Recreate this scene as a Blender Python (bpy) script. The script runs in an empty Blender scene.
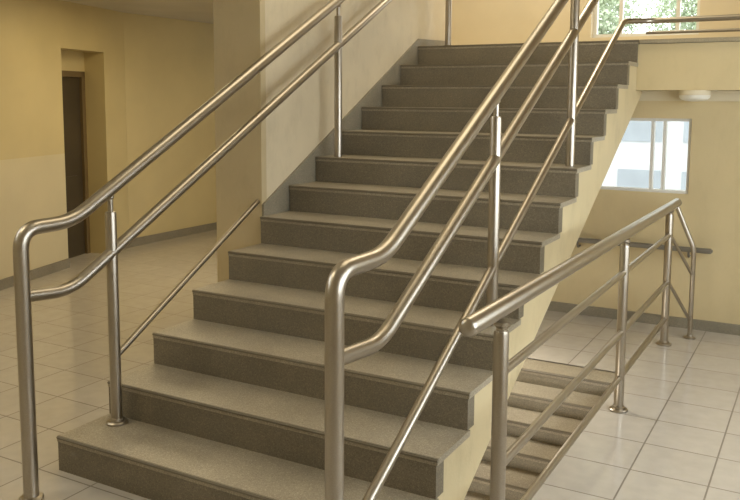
import bpy, bmesh, math, random
from mathutils import Vector, Matrix, noise
random.seed(3)
C = bpy.context.collection
R, T, W = 0.16, 0.3016, 1.712
NS = 13
K = R / T

# ------------------------------------------------------------------ helpers
def link(ob):
    C.objects.link(ob); return ob

def empty(name, loc, label=None, cat=None):
    e = bpy.data.objects.new(name, None); e.empty_display_size = 0.1
    e.location = loc; link(e)
    if label: e["label"] = label
    if cat: e["category"] = cat
    return e

def mesh_ob(name, bm, mats, smooth=False, parent=None, angle=None):
    me = bpy.data.meshes.new(name)
    bmesh.ops.recalc_face_normals(bm, faces=bm.faces)
    bm.to_mesh(me); bm.free()
    if not isinstance(mats, (list, tuple)): mats = [mats]
    for m in mats: me.materials.append(m)
    if smooth:
        for p in me.polygons: p.use_smooth = True
        if angle is not None:
            try: me.set_sharp_from_angle(angle=math.radians(angle))
            except Exception: pass
    ob = bpy.data.objects.new(name, me); link(ob)
    if parent is not None:
        ob.parent = parent
        ob.matrix_parent_inverse = Matrix.Translation(-Vector(parent.location))
    return ob

def add_box(bm, x0, x1, y0, y1, z0, z1, mat=0, bevel=0.0):
    vs = [bm.verts.new((x, y, z)) for x in (x0, x1) for y in (y0, y1) for z in (z0, z1)]
    idx = [(0,1,3,2),(4,6,7,5),(0,4,5,1),(2,3,7,6),(0,2,6,4),(1,5,7,3)]
    fs = [bm.faces.new([vs[i] for i in f]) for f in idx]
    for f in fs: f.material_index = mat
    if bevel:
        es = list({e for f in fs for e in f.edges})
        bmesh.ops.bevel(bm, geom=es, offset=bevel, segments=2, affect='EDGES')
    return fs

def add_prism(bm, poly, z0, z1, mat=0):
    a = [bm.verts.new((x, y, z0)) for x, y in poly]
    b = [bm.verts.new((x, y, z1)) for x, y in poly]
    n = len(poly)
    fs = [bm.faces.new(a[::-1]), bm.faces.new(b)]
    for i in range(n):
        fs.append(bm.faces.new((a[i], a[(i+1)%n], b[(i+1)%n], b[i])))
    for f in fs: f.material_index = mat

def add_prism_x(bm, poly, x0, x1, mat=0):
    a = [bm.verts.new((x0, y, z)) for y, z in poly]
    b = [bm.verts.new((x1, y, z)) for y, z in poly]
    n = len(poly)
    fs = [bm.faces.new(a), bm.faces.new(b[::-1])]
    for i in range(n):
        fs.append(bm.faces.new((a[i], b[i], b[(i+1)%n], a[(i+1)%n])))
    for f in fs: f.material_index = mat

def box(name, x0, x1, y0, y1, z0, z1, mat, bevel=0.0, parent=None):
    bm = bmesh.new(); add_box(bm, x0, x1, y0, y1, z0, z1, 0, bevel)
    return mesh_ob(name, bm, mat, parent=parent)

def struct(ob):
    ob["kind"] = "structure"; return ob

def fillet(pts, d):
    pts = [Vector(p) for p in pts]
    if isinstance(d, (int, float)): d = [d] * len(pts)
    out = [pts[0]]
    for i in range(1, len(pts)-1):
        p, a, b = pts[i], pts[i-1], pts[i+1]
        dd = min(d[i], (a-p).length*0.49, (b-p).length*0.49)
        s = p + (a-p).normalized()*dd; e = p + (b-p).normalized()*dd
        N_ = 10
        for k in range(N_+1):
            t = k/N_
            out.append(s*(1-t)**2 + p*2*t*(1-t) + e*t*t)
    out.append(pts[-1])
    return out

def sweep(bm, path, r, seg=28, round0=False, round1=False):
    path = [Vector(p) for p in path]
    n = len(path)
    tang = []
    for i in range(n):
        if i == 0: t = path[1]-path[0]
        elif i == n-1: t = path[-1]-path[-2]
        else: t = (path[i+1]-path[i]).normalized() + (path[i]-path[i-1]).normalized()
        tang.append(t.normalized())
    ref = Vector((1, 0, 0)) if abs(tang[0].x) < 0.9 else Vector((0, 1, 0))
    u = (ref - tang[0]*ref.dot(tang[0])).normalized()
    rings = []
    def ring(c, t, u, rr):
        v = t.cross(u)
        return [bm.verts.new(c + (u*math.cos(2*math.pi*k/seg) + v*math.sin(2*math.pi*k/seg))*rr) for k in range(seg)]
    for i in range(n):
        t = tang[i]
        u = (u - t*u.dot(t)).normalized()
        if i == 0 and round0:
            for a in (80, 60, 40, 20):
                ra = math.radians(a)
                rings.append(ring(path[0]-t*r*0.7*math.sin(ra), t, u, r*math.cos(ra)))
        rings.append(ring(path[i], t, u, r))
        if i == n-1 and round1:
            for a in (20, 40, 60, 80):
                ra = math.radians(a)
                rings.append(ring(path[-1]+t*r*0.7*math.sin(ra), t, u, r*math.cos(ra)))
    for a, b in zip(rings[:-1], rings[1:]):
        for k in range(seg):
            bm.faces.new((a[k], a[(k+1)%seg], b[(k+1)%seg], b[k]))
    bm.faces.new(rings[0][::-1]); bm.faces.new(rings[-1])

def tube(name, path, r, mat, parent=None, r0=False, r1=False, seg=28):
    bm = bmesh.new(); sweep(bm, path, r, seg, r0, r1)
    return mesh_ob(name, bm, mat, smooth=True, parent=parent, angle=50)

def lathe(bm, prof, c, seg=32):
    rings = []
    for r, z in prof:
        rings.append([bm.verts.new((c[0]+r*math.cos(2*math.pi*k/seg), c[1]+r*math.sin(2*math.pi*k/seg), c[2]+z)) for k in range(seg)])
    for a, b in zip(rings[:-1], rings[1:]):
        for k in range(seg):
            bm.faces.new((a[k], a[(k+1)%seg], b[(k+1)%seg], b[k]))
    bm.faces.new(rings[0][::-1]); bm.faces.new(rings[-1])

# ---------------------------------------------------------------- materials
def newmat(name):
    m = bpy.data.materials.new(name); m.use_nodes = True
    nt = m.node_tree; b = nt.nodes["Principled BSDF"]
    return m, nt, b

def N(nt, t, **kw):
    n = nt.nodes.new(t)
    for k, v in kw.items(): setattr(n, k, v)
    return n

def coords(nt, scale=(1,1,1), loc=(0,0,0)):
    g = N(nt, "ShaderNodeNewGeometry"); m = N(nt, "ShaderNodeMapping")
    nt.links.new(g.outputs["Position"], m.inputs["Vector"])
    m.inputs["Scale"].default_value = scale; m.inputs["Location"].default_value = loc
    return m.outputs["Vector"]

def ramp(nt, fac, stops):
    r = N(nt, "ShaderNodeValToRGB")
    el = r.color_ramp.elements
    while len(el) < len(stops): el.new(0.5)
    for e, (p, c) in zip(el, stops):
        e.position = p; e.color = (*c, 1)
    nt.links.new(fac, r.inputs[0]); return r.outputs[0]

def mixc(nt, fac, a, b, mode='MIX'):
    m = N(nt, "ShaderNodeMix"); m.data_type = 'RGBA'; m.blend_type = mode
    for i, v in ((0, fac), (6, a), (7, b)):
        if hasattr(v, "is_output"): nt.links.new(v, m.inputs[i])
        elif i == 0: m.inputs[0].default_value = v
        else: m.inputs[i].default_value = (*v, 1)
    return m.outputs[2]

def paint(name, col, rough=0.6, var=0.06, sc=1.7, stain=0.0):
    m, nt, b = newmat(name)
    v = coords(nt)
    n1 = N(nt, "ShaderNodeTexNoise"); n1.inputs["Scale"].default_value = sc; n1.inputs["Detail"].default_value = 6
    nt.links.new(v, n1.inputs["Vector"])
    lo = tuple(c*(1-var) for c in col); hi = tuple(min(1, c*(1+var)) for c in col)
    out = ramp(nt, n1.outputs["Fac"], [(0.3, lo), (0.7, hi)])
    if stain:
        n4 = N(nt, "ShaderNodeTexNoise"); n4.inputs["Scale"].default_value = 7; n4.inputs["Detail"].default_value = 9; n4.inputs["Roughness"].default_value = 0.7
        v2 = coords(nt, (1, 1, 0.45), (3, 1, 2)); nt.links.new(v2, n4.inputs["Vector"])
        s = ramp(nt, n4.outputs["Fac"], [(0.5, (1, 1, 1)), (0.72, (1-stain, 1-stain*1.05, 1-stain*1.2))])
        out = mixc(nt, 1.0, out, s, 'MULTIPLY')
    nt.links.new(out, b.inputs["Base Color"])
    n2 = N(nt, "ShaderNodeTexNoise"); n2.inputs["Scale"].default_value = 90; n2.inputs["Detail"].default_value = 3
    nt.links.new(v, n2.inputs["Vector"])
    bp = N(nt, "ShaderNodeBump"); bp.inputs["Strength"].default_value = 0.08; bp.inputs["Distance"].default_value = 0.01
    nt.links.new(n2.outputs["Fac"], bp.inputs["Height"]); nt.links.new(bp.outputs[0], b.inputs["Normal"])
    b.inputs["Roughness"].default_value = rough
    return m

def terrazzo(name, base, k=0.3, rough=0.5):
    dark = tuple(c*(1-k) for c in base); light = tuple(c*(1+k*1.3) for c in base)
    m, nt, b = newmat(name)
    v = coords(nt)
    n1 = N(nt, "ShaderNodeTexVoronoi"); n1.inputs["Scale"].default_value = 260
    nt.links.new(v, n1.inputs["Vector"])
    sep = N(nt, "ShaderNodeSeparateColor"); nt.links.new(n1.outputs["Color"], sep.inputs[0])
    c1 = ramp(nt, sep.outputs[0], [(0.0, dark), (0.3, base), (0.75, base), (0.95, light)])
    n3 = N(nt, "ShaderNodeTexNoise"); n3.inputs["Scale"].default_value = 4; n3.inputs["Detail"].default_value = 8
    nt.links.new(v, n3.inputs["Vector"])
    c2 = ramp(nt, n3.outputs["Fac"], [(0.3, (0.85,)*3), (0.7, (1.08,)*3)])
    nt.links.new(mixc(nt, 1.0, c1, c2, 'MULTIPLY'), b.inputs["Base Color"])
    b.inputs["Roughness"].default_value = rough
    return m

def tile_mat(name, ca, cb, grout, size=0.33, rough=0.13):
    m, nt, b = newmat(name)
    v = coords(nt, (1/size, 1/size, 1/size), (0.22, 0.1, 0))
    br = N(nt, "ShaderNodeTexBrick"); br.offset = 0.0; br.squash = 1.0
    br.inputs["Scale"].default_value = 1; br.inputs["Brick Width"].default_value = 1
    br.inputs["Row Height"].default_value = 1; br.inputs["Mortar Size"].default_value = 0.012
    br.inputs["Mortar Smooth"].default_value = 0.1; br.inputs["Bias"].default_value = 0
    br.inputs["Color1"].default_value = (*ca, 1); br.inputs["Color2"].default_value = (*cb, 1)
    br.inputs["Mortar"].default_value = (*grout, 1)
    nt.links.new(v, br.inputs["Vector"])
    n1 = N(nt, "ShaderNodeTexNoise"); n1.inputs["Scale"].default_value = 4; n1.inputs["Detail"].default_value = 8
    nt.links.new(v, n1.inputs["Vector"])
    c2 = ramp(nt, n1.outputs["Fac"], [(0.3, (0.94,)*3), (0.7, (1.03,)*3)])
    nt.links.new(mixc(nt, 1.0, br.outputs["Color"], c2, 'MULTIPLY'), b.inputs["Base Color"])
    n5 = N(nt, "ShaderNodeTexNoise"); n5.inputs["Scale"].default_value = 3.5; n5.inputs["Detail"].default_value = 2
    nt.links.new(coords(nt), n5.inputs["Vector"])
    b0 = N(nt, "ShaderNodeBump"); b0.inputs["Strength"].default_value = 0.25; b0.inputs["Distance"].default_value = 0.006
    nt.links.new(n5.outputs["Fac"], b0.inputs["Height"])
    bp = N(nt, "ShaderNodeBump"); bp.invert = True; bp.inputs["Strength"].default_value = 0.4; bp.inputs["Distance"].default_value = 0.003
    nt.links.new(br.outputs["Fac"], bp.inputs["Height"]); nt.links.new(b0.outputs[0], bp.inputs["Normal"])
    nt.links.new(bp.outputs[0], b.inputs["Normal"])
    rr = N(nt, "ShaderNodeMapRange"); rr.inputs[3].default_value = rough; rr.inputs[4].default_value = 0.8
    nt.links.new(br.outputs["Fac"], rr.inputs[0]); nt.links.new(rr.outputs[0], b.inputs["Roughness"])
    return m

def steel_mat():
    m, nt, b = newmat("brushed_steel")
    v = coords(nt)
    n1 = N(nt, "ShaderNodeTexNoise"); n1.inputs["Scale"].default_value = 260; n1.inputs["Detail"].default_value = 2
    nt.links.new(v, n1.inputs["Vector"])
    nt.links.new(ramp(nt, n1.outputs["Fac"], [(0.3, (0.405, 0.365, 0.305)), (0.7, (0.445, 0.405, 0.345))]), b.inputs["Base Color"])
    b.inputs["Metallic"].default_value = 1.0
    rr = N(nt, "ShaderNodeMapRange"); rr.inputs[3].default_value = 0.31; rr.inputs[4].default_value = 0.36
    nt.links.new(n1.outputs["Fac"], rr.inputs[0]); nt.links.new(rr.outputs[0], b.inputs["Roughness"])
    return m

STEEL = steel_mat()
GOLD = paint("yellow_wall_paint", (0.60, 0.495, 0.26), 0.55)
GOLD_LOW = paint("wainscot_paint", (0.63, 0.55, 0.36), 0.38)
CREAM = paint("cream_wall_paint", (0.62, 0.56, 0.42), 0.6)
COLUMN = paint("column_paint", (0.55, 0.45, 0.27), 0.6, 0.06, 1.7, 0.10)
SIDEW = paint("stair_wall_paint", (0.63, 0.545, 0.385), 0.6, 0.06, 2.6, 0.12)
PALE = paint("pale_wall_paint", (0.74, 0.66, 0.49), 0.6)
RIGHTW = paint("buff_wall_paint", (0.64, 0.53, 0.31), 0.6, 0.06, 1.7, 0.06)
SOFFIT = paint("soffit_paint", (0.67, 0.60, 0.44), 0.7)
STRINGER = paint("stringer_paint", (0.65, 0.545, 0.33), 0.6, 0.06, 2.5, 0.12)
CEIL = paint("ceiling_paint", (0.56, 0.515, 0.41), 0.8)
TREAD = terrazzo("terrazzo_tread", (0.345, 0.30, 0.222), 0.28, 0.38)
RISER = terrazzo("terrazzo_riser_shaded", (0.190, 0.162, 0.114), 0.28, 0.5)  # same stone as the treads, riser shade partly put into the colour
LOWR = terrazzo("terrazzo_riser_lightened", (0.24, 0.21, 0.152), 0.25, 0.5)  # riser stone lightened in colour, lower flight risers came out too dark
EDGE = paint("dark_nosing_edge", (0.19, 0.162, 0.115), 0.4)
SKIRT = terrazzo("grey_skirting", (0.25, 0.222, 0.165), 0.2, 0.5)
CAP = terrazzo("landing_cap_stone", (0.40, 0.345, 0.24), 0.15, 0.5)
TILE = tile_mat("floor_tile", (0.55, 0.51, 0.45), (0.525, 0.485, 0.428), (0.24, 0.21, 0.17))
DOORM = paint("dark_wood_door", (0.065, 0.047, 0.024), 0.45, 0.2)
DFRAME = paint("door_frame_paint", (0.17, 0.12, 0.055), 0.45, 0.1)
WHITE = paint("white_window_paint", (0.75, 0.75, 0.72), 0.4, 0.02)
LAMPM = paint("lamp_opal_glass", (0.78, 0.76, 0.68), 0.3, 0.02)
DARKBAR = paint("grey_bar_metal", (0.19, 0.17, 0.135), 0.4, 0.05)
LEAF = paint("leaf_green", (0.48, 0.55, 0.38), 0.7, 0.12)
BARK = paint("bark_brown", (0.30, 0.26, 0.22), 0.9, 0.3)
GRASS = paint("outdoor_paving", (0.3, 0.3, 0.29), 0.9, 0.1)

def glass_mat():
    m = bpy.data.materials.new("window_glass"); m.use_nodes = True
    nt = m.node_tree; nt.nodes.clear()
    o = N(nt, "ShaderNodeOutputMaterial"); mx = N(nt, "ShaderNodeMixShader"); t = N(nt, "ShaderNodeBsdfTransparent")
    g = N(nt, "ShaderNodeBsdfGlossy"); g.inputs["Roughness"].default_value = 0.03
    t.inputs["Color"].default_value = (0.97, 0.98, 0.97, 1)
    mx.inputs[0].default_value = 0.06
    nt.links.new(t.outputs[0], mx.inputs[1]); nt.links.new(g.outputs[0], mx.inputs[2]); nt.links.new(mx.outputs[0], o.inputs[0])
    return m
GLASS = glass_mat()

# ------------------------------------------------------------- room shell
ZL = NS*R                 # landing level 2.08
YL = (NS-1)*T             # landing edge
YF = 3.88                 # far lower wall
YB = 5.7                  # back wall on the landing
XR = 4.4                  # right wall
YN = -4.5                 # near wall
HT = 4.7                  # stair hall ceiling
HC = 2.58                 # left hall ceiling
wx0, wx1, wy0, wy1 = 0.25, 1.90, 0.50, 2.60   # stair well opening

bm = bmesh.new()
fx0, fx1, fy0, fy1 = -4.6, XR, YN, YB+0.5
for a in ((fx0, wx0, fy0, fy1), (wx1, fx1, fy0, YF+0.1), (wx0, wx1, fy0, wy0), (wx0, wx1, wy1, YF+0.1)):
    add_box(bm, a[0], a[1], a[2], a[3], -0.16, 0.0)
struct(mesh_ob("floor", bm, TILE))

P0 = Vector((-3.25, 2.14)); D = Vector((-0.2686, 0.9632)); Nn = Vector((-0.9632, -0.2686))
def wl(s, q=0.0):
    p = P0 + D*s + Nn*q; return (p.x, p.y)
s_a, s_b, s_c = 1.0, 1.745, 2.16
rec = 0.23
door_top, open_top = 1.93, 2.13
bend = wl(-1.0)
bm = bmesh.new()
near = [(bend[0], YN), bend, wl(s_a), wl(s_a, 0.4), (wl(-1.0)[0]-0.5, bend[1]), (bend[0]-0.5, YN)]
add_prism(bm, near, 0, 1.12, 1)
add_prism(bm, near, 1.12, HC+0.02, 0)
add_prism(bm, [wl(s_a), wl(s_b), wl(s_b, 0.4), wl(s_a, 0.4)], open_top, HC+0.02, 0)
add_prism(bm, [wl(s_a, rec), wl(s_b, rec), wl(s_b, 0.4), wl(s_a, 0.4)], door_top, open_top, 0)
pb = wl(s_c); far = [wl(s_b), pb, (pb[0], YB+0.5), (pb[0]-0.4, YB+0.5), wl(s_c, 0.4), wl(s_b, 0.4)]
add_prism(bm, far, 0, HC+0.02, 0)
struct(mesh_ob("wall_left", bm, [GOLD, GOLD_LOW]))
def bboard(name, pts, h=0.10, t=0.015, z=0.0, mat=SKIRT):
    bm = bmesh.new()
    for a, b in zip(pts[:-1], pts[1:]):
        a = Vector(a); b = Vector(b); d = (b-a).normalized(); n = Vector((d.y, -d.x))
        add_prism(bm, [tuple(a), tuple(b), tuple(b+n*t), tuple(a+n*t)], z, z+h)
    return struct(mesh_ob(name, bm, mat))
bboard("baseboard_left", [(bend[0], YN), bend, wl(s_a)], 0.09)
bboard("baseboard_left_hall", [wl(s_b), pb, (pb[0], YB+0.48)], 0.09)
bm = bmesh.new()
add_prism(bm, [wl(s_a+0.06, rec+0.03), wl(s_b-0.06, rec+0.03), wl(s_b-0.06, rec+0.07), wl(s_a+0.06, rec+0.07)], 0.0, door_top-0.06, 0)
for z0, z1 in ((0.2, 0.85), (1.0, 1.7)):
    add_prism(bm, [wl(s_a+0.16, rec+0.018), wl(s_b-0.16, rec+0.018), wl(s_b-0.16, rec+0.04), wl(s_a+0.16, rec+0.04)], z0, z1, 0)
add_prism(bm, [wl(s_a, rec), wl(s_a+0.06, rec), wl(s_a+0.06, rec+0.09), wl(s_a, rec+0.09)], 0, door_top, 1)
add_prism(bm, [wl(s_b-0.06, rec), wl(s_b, rec), wl(s_b, rec+0.09), wl(s_b-0.06, rec+0.09)], 0, door_top, 1)
add_prism(bm, [wl(s_a, rec), wl(s_b, rec), wl(s_b, rec+0.09), wl(s_a, rec+0.09)], door_top-0.06, door_top, 1)
struct(mesh_ob("door_1", bm, [DOORM, DFRAME]))

struct(box("wall_back_hall", -4.6, 0.0, YB+0.45, YB+0.6, 0, HC, GOLD))
bm = bmesh.new()
add_box(bm, -4.6, -0.36, 0.2, 4.25, HC, HC+0.15); add_box(bm, -4.6, -1.62, 4.25, YB+0.44, HC, HC+0.15)
struct(mesh_ob("ceiling_hall", bm, CEIL))
bm = bmesh.new()
add_box(bm, -1.6, -1.5, 4.27, YB, ZL-0.35, HT); add_box(bm, -1.5, -0.352, 4.16, 4.26, HC+0.15, HT)
struct(mesh_ob("wall_landing", bm, PALE))
struct(box("ceiling", -4.6, XR+0.2, YN-0.1, YB+0.7, HT, HT+0.1, CEIL))
bm = bmesh.new()
add_box(bm, -0.35, -0.002, 1.55, 1.60, 0, HT, 1)
add_box(bm, -0.35, -0.002, 1.60, 4.26, 0, HT, 0)
struct(mesh_ob("wall_stair", bm, [SIDEW, COLUMN]))
bx0, bx1, bz0, bz1 = 0.86, 1.84, 2.26, 3.7
bm = bmesh.new()
add_box(bm, -3.5, bx0, YB, YB+0.2, HC+0.2, HT)
add_box(bm, -1.5, bx0, YB, YB+0.2, ZL-0.2, HC+0.2)
add_box(bm, bx1, XR+0.2, YB, YB+0.2, ZL-0.2, HT)
add_box(bm, bx0, bx1, YB, YB+0.2, ZL-0.2, bz0)
add_box(bm, bx0, bx1, YB, YB+0.2, bz1, HT)
struct(mesh_ob("wall_back", bm, PALE))
bboard("baseboard_back", [(-1.3, YB), (XR, YB)], 0.1, 0.015, ZL)
struct(box("wall_hall_upper", -4.5, -0.352, 0.05, 0.2, HC, HT, GOLD))
struct(box("wall_near", -4.6, XR+0.2, YN-0.15, YN, 0, HT, CREAM))
rw0, rw1, rz0, rz1 = -1.2, 3.0, 0.9, 2.6
bm = bmesh.new()
add_box(bm, XR, XR+0.2, YN, rw0, 0, HT)
add_box(bm, XR, XR+0.2, rw1, YB+0.2, 0, HT)
add_box(bm, XR, XR+0.2, rw0, rw1, 0, rz0)
add_box(bm, XR, XR+0.2, rw0, rw1, rz1, HT)
struct(mesh_ob("wall_right", bm, RIGHTW))
lx0, lx1, lz0, lz1 = 1.36, 2.07, 0.985, 1.53
bm = bmesh.new()
add_box(bm, 0.0, lx0, YF, YF+0.15, 0, ZL-0.36)
add_box(bm, lx1, XR, YF, YF+0.15, 0, ZL-0.36)
add_box(bm, lx0, lx1, YF, YF+0.15, 0, lz0)
add_box(bm, lx0, lx1, YF, YF+0.15, lz1, ZL-0.36)
struct(mesh_ob("wall_far", bm, RIGHTW))
struct(box("soffit_standin", 0.05, XR, YF-0.03, YF-0.001, 1.655, ZL-0.352, SOFFIT))  # upright strip added to stand in for the landing's visible underside
bboard("baseboard_far", [(0.05, YF), (XR, YF)], 0.075)
bm = bmesh.new()
add_box(bm, -1.5, -0.36, 4.262, YB, ZL-0.35, ZL)
add_box(bm, -0.36, 0.0, 4.262, YB, ZL-0.35, ZL)
add_box(bm, 0.0, XR, YL+0.026, YB, ZL-0.35, ZL-0.03)
struct(mesh_ob("floor_landing", bm, RIGHTW))
bm = bmesh.new()
add_box(bm, W+0.02, XR, YL-0.01, YL+0.3, ZL-0.028, ZL, 0, 0.006)
struct(mesh_ob("trim_1", bm, CAP))
def nose(y): return R + K*y
bm = bmesh.new()
add_prism_x(bm, [(1.55, nose(1.55)-0.30), (1.55, nose(1.55)+0.045), (YL+0.03, nose(YL+0.03)+0.045), (4.26, ZL+0.08), (4.26, ZL-0.02), (YL+0.1, ZL-0.3)], -0.002, 0.012)
struct(mesh_ob("baseboard_stair", bm, SKIRT))
struct(box("wall_well_right", wx1, wx1+0.1, -0.6, wy1, -2.4, -0.16, CREAM))
struct(box("wall_well_left", wx0-0.1, wx0, -0.6, wy1, -2.4, -0.16, CREAM))
struct(box("wall_well_near", wx0, wx1, -0.7, -0.6, -2.4, -0.16, CREAM))
struct(box("floor_basement", wx0-0.1, wx1+0.1, -0.7, wy1+0.1, -2.5, -2.4, TILE))

def window(name, axis, a0, a1, z0, z1, pos, depth, muls, trans, hw=0.014, f=0.035):
    bm = bmesh.new()
    def bx(u0, u1, w0, w1, d0=0, d1=depth):
        if axis == 'x': add_box(bm, u0, u1, pos+d0, pos+d1, w0, w1)
        else: add_box(bm, pos+d0, pos+d1, u0, u1, w0, w1)
    bx(a0, a0+f, z0, z1); bx(a1-f, a1, z0, z1); bx(a0+f, a1-f, z0, z0+f); bx(a0+f, a1-f, z1-f, z1)
    for m_ in muls: bx(m_-hw, m_+hw, z0+f, z1-f)
    for t_ in trans: bx(a0+f, a1-f, t_-0.014, t_+0.014, 0.005, depth-0.005)
    w = struct(mesh_ob(name, bm, WHITE))
    bm = bmesh.new()
    if axis == 'x': add_box(bm, a0+f, a1-f, pos+depth*0.5, pos+depth*0.5+0.004, z0+f, z1-f)
    else: add_box(bm, pos+depth*0.5, pos+depth*0.5+0.004, a0+f, a1-f, z0+f, z1-f)
    mesh_ob("glass", bm, GLASS, parent=w)
    return w
window("window_1", 'x', lx0, lx1, lz0, lz1, YF+0.02, 0.05, [1.80, 1.885], [], 0.011, 0.022)
window("window_2", 'x', bx0, bx1, bz0, bz1, YB+0.08, 0.06, [1.12, 1.64], [], 0.017)
window("window_3", 'y', rw0, rw1, rz0, rz1, XR+0.08, 0.06, [-0.15, 0.9, 1.95], [2.1])

# ------------------------------------------------------------- staircases
def make_stairs(label, x0, x1, ybase, zbase, n, body_poly, body_mat, over_r=0.010, R=R, T=T, rt=0.07, rm=RISER):
    root = empty("staircase", ((x0+x1)/2, ybase, zbase), label, "stairs")
    bm = bmesh.new(); add_prism_x(bm, body_poly, x0, x1)
    mesh_ob("stair_body", bm, body_mat, parent=root)
    th = 0.026
    for i in range(n):
        y = ybase + i*T; z = zbase + (i+1)*R
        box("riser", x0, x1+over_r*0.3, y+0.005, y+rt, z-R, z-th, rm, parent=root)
        bm = bmesh.new()
        add_box(bm, x0, x1+over_r, y+0.001, y+T+0.018, z-th, z, 0)
        t = mesh_ob("tread", bm, TREAD, parent=root)
        bm = bmesh.new()
        add_box(bm, x0+0.0005, x1+over_r+0.001, y-0.003, y+0.010, z-0.014, z+0.0006, 0)
        es = [e for e in bm.edges if all(abs(v.co.y-(y-0.003)) < 1e-5 for v in e.verts) and abs(e.verts[0].co.z-e.verts[1].co.z) < 1e-5]
        bmesh.ops.bevel(bm, geom=es, offset=0.004, segments=3, affect='EDGES')
        s = mesh_ob("nosing_strip", bm, EDGE); s.parent = t
    return root

def profile(y0, z0, n, R=R, T=T):
    pts = []
    for i in range(n):
        y = y0+i*T+0.022
        pts.append((y, z0+i*R - (0.026 if i else 0))); pts.append((y, z0+(i+1)*R-0.022))
    return pts
poly = profile(0, 0, NS) + [(YL+0.024, ZL-0.352), (3.868, ZL-0.352), (3.868, ZL-0.366), (0.53, 0.0)]
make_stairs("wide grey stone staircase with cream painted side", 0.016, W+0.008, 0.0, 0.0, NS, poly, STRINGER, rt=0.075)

nl = 11; R2, T2 = 0.088, 0.208
yb = wy1 - nl*T2; zb = -nl*R2
pl = profile(yb, zb, nl, R2, T2) + [(wy1, -0.034), (wy1, -0.35), (yb, zb-0.3)]
make_stairs("narrow grey stone staircase leading down below the main flight", wx0+0.002, wx1-0.002, yb, zb, nl, pl, CREAM, over_r=0.0, R=R2, T=T2, rt=0.03, rm=LOWR)

# ---------------------------------------------------------------- railings
FL = [(0.049, 0.0), (0.049, 0.008), (0.044, 0.013), (0.031, 0.015), (0.0295, 0.026), (0.0255, 0.028)]
def post(root, x, y, z0, ztop, r=0.0255, pin=0.075, rp=0.012, flange=True):
    bm = bmesh.new()
    lathe(bm, [(r, 0.0), (r, ztop-z0-pin-0.012), (r*0.9, ztop-z0-pin-0.002), (r*0.55, ztop-z0-pin)], (x, y, z0))
    p = mesh_ob("post", bm, STEEL, smooth=True, parent=root, angle=40)
    if flange:
        bm = bmesh.new()
        lathe(bm, FL, (x, y, z0+0.0005))
        f = mesh_ob("base_flange", bm, STEEL, smooth=True, angle=35); f.parent = p
    if pin > 0.02:
        bm = bmesh.new()
        lathe(bm, [(rp, 0), (rp, pin-0.02), (rp*1.5, pin-0.012), (rp*1.5, pin)], (x, y, ztop-pin-0.001))
        q = mesh_ob("rail_pin", bm, STEEL, smooth=True, angle=35); q.parent = p
    return p

def hz(y, off=0.0): return 1.12 + K*y + off
OFF2, OFF3 = -0.285, -0.775

def flight_rail(label, x, yfront, posts, left):
    root = empty("stair_railing", (x, yfront, 0), label, "railing")
    yt = YL+0.12 if left else 3.50
    def path(off, kind, ybend=0.02):
        zz = hz(ybend, off)
        if kind == "top": pts = [(x, yfront, 0.001), (x, yfront, zz), (x, ybend, zz)]
        elif kind == "low": pts = [(x, yfront, hz(yfront, off))]
        else: pts = [(x, yfront, zz+0.022), (x, ybend, zz)]
        pts.append((x, yt, hz(yt, off)))
        if left: pts.append((x, yt+0.3, hz(yt, off)))
        else: pts += [(x+0.14, YL+0.06, hz(yt, off)+0.01), (XR-0.02, YL+0.07, hz(yt, off)+0.02)]
        return pts
    tube("handrail", fillet(path(0, "top"), 0.09), 0.0305, STEEL, root, r1=left)
    tube("middle_rail", fillet(path(OFF2, "mid", 0.0), 0.09), 0.0268, STEEL, root, r1=left)
    if not left:
        tube("lower_rail", fillet(path(OFF3, "low"), 0.06), 0.020, STEEL, root)
        tube("lower_rail", [(x+0.12, YL+0.06, ZL+0.05), (XR-0.02, YL+0.06, ZL+0.05)], 0.011, STEEL, root)
    else:
        y0, z0 = posts[0][0], hz(posts[0][0], OFF3)
        tube("lower_rail", [(x, y0, z0), (-0.03, 1.549, 1.045)], 0.0145, STEEL, root)
    bm = bmesh.new()
    lathe(bm, FL, (x, yfront, 0.0005))
    mesh_ob("base_flange", bm, STEEL, smooth=True, parent=root, angle=35)
    for i, (y, zb_) in enumerate(posts):
        post(root, x, y, zb_+0.001, hz(y)-0.024, flange=(left and i == 0))
    if left:
        post(root, x, yt+0.2, ZL, hz(yt)-0.024)
    else:
        for px in (2.9, 4.1): post(root, px, YL+0.07, ZL, hz(yt)-0.006)
    return root

flight_rail("tubular stainless steel handrail along the wall edge of the stone flight", 0.135, -0.235, [(0.24, R), (2.20, 8*R)], True)
flight_rail("tubular stainless steel handrail on the open edge of the flight", 1.647, -0.295, [(1.06, 4*R), (2.27, 8*R)], False)

gx = 2.03; gz = 0.962
root = empty("guard_railing", (gx, 0.2, 0), "horizontal stainless steel guard railing standing on tiles beside the stairwell", "railing")
tube("handrail", [(gx-0.015, -0.12, gz+0.008), (gx, 3.66, gz-0.015)], 0.031, STEEL, root, r0=True, r1=True)
for z, r in ((0.755, 0.0165), (0.43, 0.0165), (0.18, 0.0155)):
    tube("lower_rail", [(gx, 0.13, z), (gx, 3.40, z)], r, STEEL, root)
ex, ey = gx+0.13, 3.62
for z in (gz-0.015, 0.755, 0.43):
    ze = z-0.31
    pts = [(gx, 3.42 if z < 0.9 else 3.6, z), (ex, ey, ze)]
    if z > 0.9: pts.append((ex, ey, 0.001))
    tube("end_rail", fillet(pts, 0.04), 0.0165 if z > 0.9 else 0.011, STEEL, root)
for y in (0.13, 1.99, 3.37):
    post(root, gx, y, 0.0, gz-0.03, r=0.0255, pin=0.03, rp=0.018)
bm = bmesh.new()
lathe(bm, [(0.04, 0.0), (0.04, 0.008), (0.035, 0.013), (0.024, 0.015), (0.018, 0.024)], (ex, ey, 0.0005))
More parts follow.
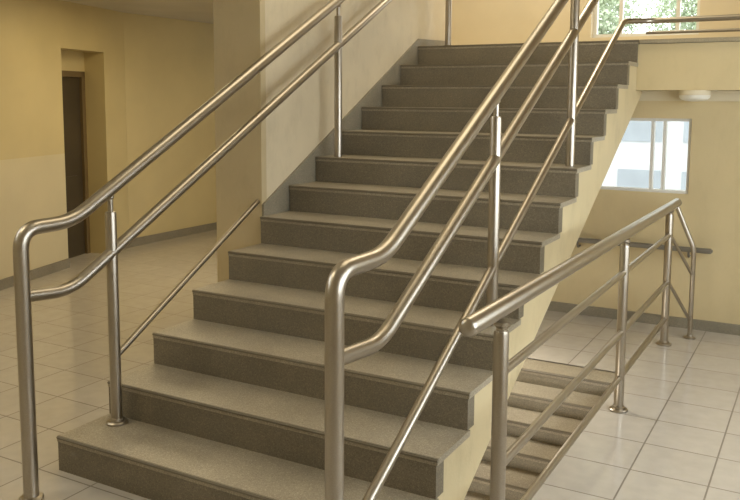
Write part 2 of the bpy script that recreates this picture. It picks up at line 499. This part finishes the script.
mesh_ob("base_flange", bm, STEEL, smooth=True, parent=root, angle=35)

root = empty("wall_handrail", (1.7, YF, 0.6), "grey flat metal rail bracketed to the buff wall", "handrail")
box("rail", 1.10, 2.26, YF-0.10, YF-0.055, 0.580, 0.614, DARKBAR, 0.008, root)
for x in (1.3, 2.1):
    tube("bracket", fillet([(x, YF-0.002, 0.54), (x, YF-0.07, 0.54), (x, YF-0.07, 0.585)], 0.03), 0.008, DARKBAR, root)

root = empty("ceiling_lamp", (2.10, 3.73, ZL-0.35), "round flat white lamp under the landing soffit", "lamp")
lc = (2.10, 3.73, ZL-0.351)
bm = bmesh.new(); lathe(bm, [(0.104, 0), (0.106, -0.030), (0.102, -0.034)], lc)
mesh_ob("lamp_base", bm, SOFFIT, smooth=True, parent=root, angle=35)
bm = bmesh.new(); lathe(bm, [(0.103, -0.034), (0.100, -0.050), (0.085, -0.064), (0.055, -0.073), (0.02, -0.077)], lc)
mesh_ob("lamp_shade", bm, LAMPM, smooth=True, parent=root, angle=60)

# ------------------------------------------------------------- outdoors
GZ = -3.6
g = box("ground", -45, 30, 6.4, 70, GZ-0.1, GZ, GRASS); g["label"] = "pale paved ground outside the windows"; g["category"] = "ground"
def tree(x, y, h, s):
    root = empty("tree", (x, y, GZ), "leafy green tree standing behind the building", "tree")
    tube("trunk", [(x, y, GZ), (x+0.1, y, h*0.5), (x-0.05, y+0.05, h*0.8)], 0.25, BARK, root, seg=10)
    bm = bmesh.new()
    for k in range(12000):
        a = random.uniform(0, 2*math.pi); b = random.uniform(-1, 1); q = random.random()**0.4
        rr = s*(1+0.4*noise.noise(Vector((math.cos(a)*1.6, math.sin(a)*1.6+b*3, s))))
        c = Vector((x+rr*q*math.cos(a)*math.sqrt(1-b*b), y+rr*q*math.sin(a)*math.sqrt(1-b*b), h*0.72+rr*1.1*q*b))
        d1 = Vector((random.uniform(-1,1), random.uniform(-1,1), random.uniform(-1,1))).normalized()*0.08
        d2 = d1.cross(Vector((random.uniform(-1,1), random.uniform(-1,1), random.uniform(-1,1)))).normalized()*0.055
        bm.faces.new([bm.verts.new(c-d1), bm.verts.new(c+d2), bm.verts.new(c+d1), bm.verts.new(c-d2)])
    mesh_ob("foliage", bm, LEAF, parent=root)
tree(-5.8, 30, 6.6, 2.0); tree(-1.6, 35, 7.4, 2.3); tree(-12.5, 40, 8.0, 3.0)

root = empty("building", (1.0, 22, GZ), "pale grey building with blue-grey window panes seen through the windows", "building")
m = paint("facade_paint", (0.50, 0.51, 0.51), 0.8, 0.04)
mg = paint("facade_windows", (0.28, 0.31, 0.33), 0.3, 0.1)
bm = bmesh.new(); add_box(bm, -14, 12, 20, 24, GZ, 2.5)
mesh_ob("building_body", bm, m, parent=root)
for fl in range(3):
    for k in range(15):
        x = -13.3+k*1.62
        box("building_window", x, x+1.1, 19.97, 20.02, -2.9+fl*1.75, -1.9+fl*1.75, mg, parent=root)

# ------------------------------------------------------------- lighting
w = bpy.data.worlds.new("World"); bpy.context.scene.world = w; w.use_nodes = True
bg = w.node_tree.nodes["Background"]; bg.inputs[0].default_value = (0.92, 0.965, 1.0, 1); bg.inputs[1].default_value = 4.0

def area(name, loc, target, sx, sy, power, col):
    l = bpy.data.lights.new(name, 'AREA'); l.shape = 'RECTANGLE'; l.size = sx; l.size_y = sy
    l.energy = power; l.color = col
    o = bpy.data.objects.new(name, l); link(o); o.location = loc
    o.rotation_euler = (Vector(target)-Vector(loc)).to_track_quat('-Z', 'Y').to_euler()
    return o
area("hall_ceiling_light", (-1.9, 3.2, HC-0.04), (-1.9, 3.2, 0), 1.6, 1.6, 34, (1.0, 0.82, 0.50))
area("front_hall_light", (-1.4, -1.6, HT-0.1), (-1.6, -1.0, 0), 2.0, 1.2, 46, (1.0, 0.86, 0.60))
area("stair_hall_light", (1.2, 2.2, HT-0.08), (1.1, 2.4, 0), 1.6, 2.4, 36, (1.0, 0.86, 0.60))
area("side_window_light", (XR-0.02, 0.9, 1.75), (0.5, 1.6, -0.2), 4.0, 1.6, 48, (0.88, 0.94, 1.0))
area("landing_light", (0.8, 4.9, HT-0.1), (0.8, 4.9, 0), 1.2, 0.8, 48, (1.0, 0.88, 0.68))
area("well_fill_light", (0.95, 2.2, 0.72), (0.95, 2.1, 0), 0.9, 0.4, 14, (1.0, 0.92, 0.78))  # added lamp hidden under the main flight, brightens the lower treads
area("riser_fill_light", (1.1, -0.5, -0.45), (1.1, 2.2, -0.35), 1.2, 0.4, 22, (1.0, 0.92, 0.78))  # added out-of-view lamp aimed at the lower flight's risers to brighten them

# ------------------------------------------------------------- camera
yaw, pit, rol = 0.5095, 0.1121, 0.0052
f = Vector((-math.sin(yaw)*math.cos(pit), math.cos(yaw)*math.cos(pit), -math.sin(pit)))
r = Vector((math.cos(yaw), math.sin(yaw), 0)); u = r.cross(f)
r2 = r*math.cos(rol)+u*math.sin(rol); u2 = -r*math.sin(rol)+u*math.cos(rol)
cam = bpy.data.cameras.new("camera"); co = bpy.data.objects.new("camera", cam); link(co)
cam.sensor_width = 36; cam.lens = 820.59/740*36; cam.shift_y = -(250-192.1)/740; cam.clip_start = 0.05
M = Matrix(((r2.x, u2.x, -f.x, 2.9349), (r2.y, u2.y, -f.y, -2.3816), (r2.z, u2.z, -f.z, 1.6529), (0, 0, 0, 1)))
co.matrix_world = M
sc = bpy.context.scene
sc.camera = co
sc.view_settings.view_transform = 'Standard'
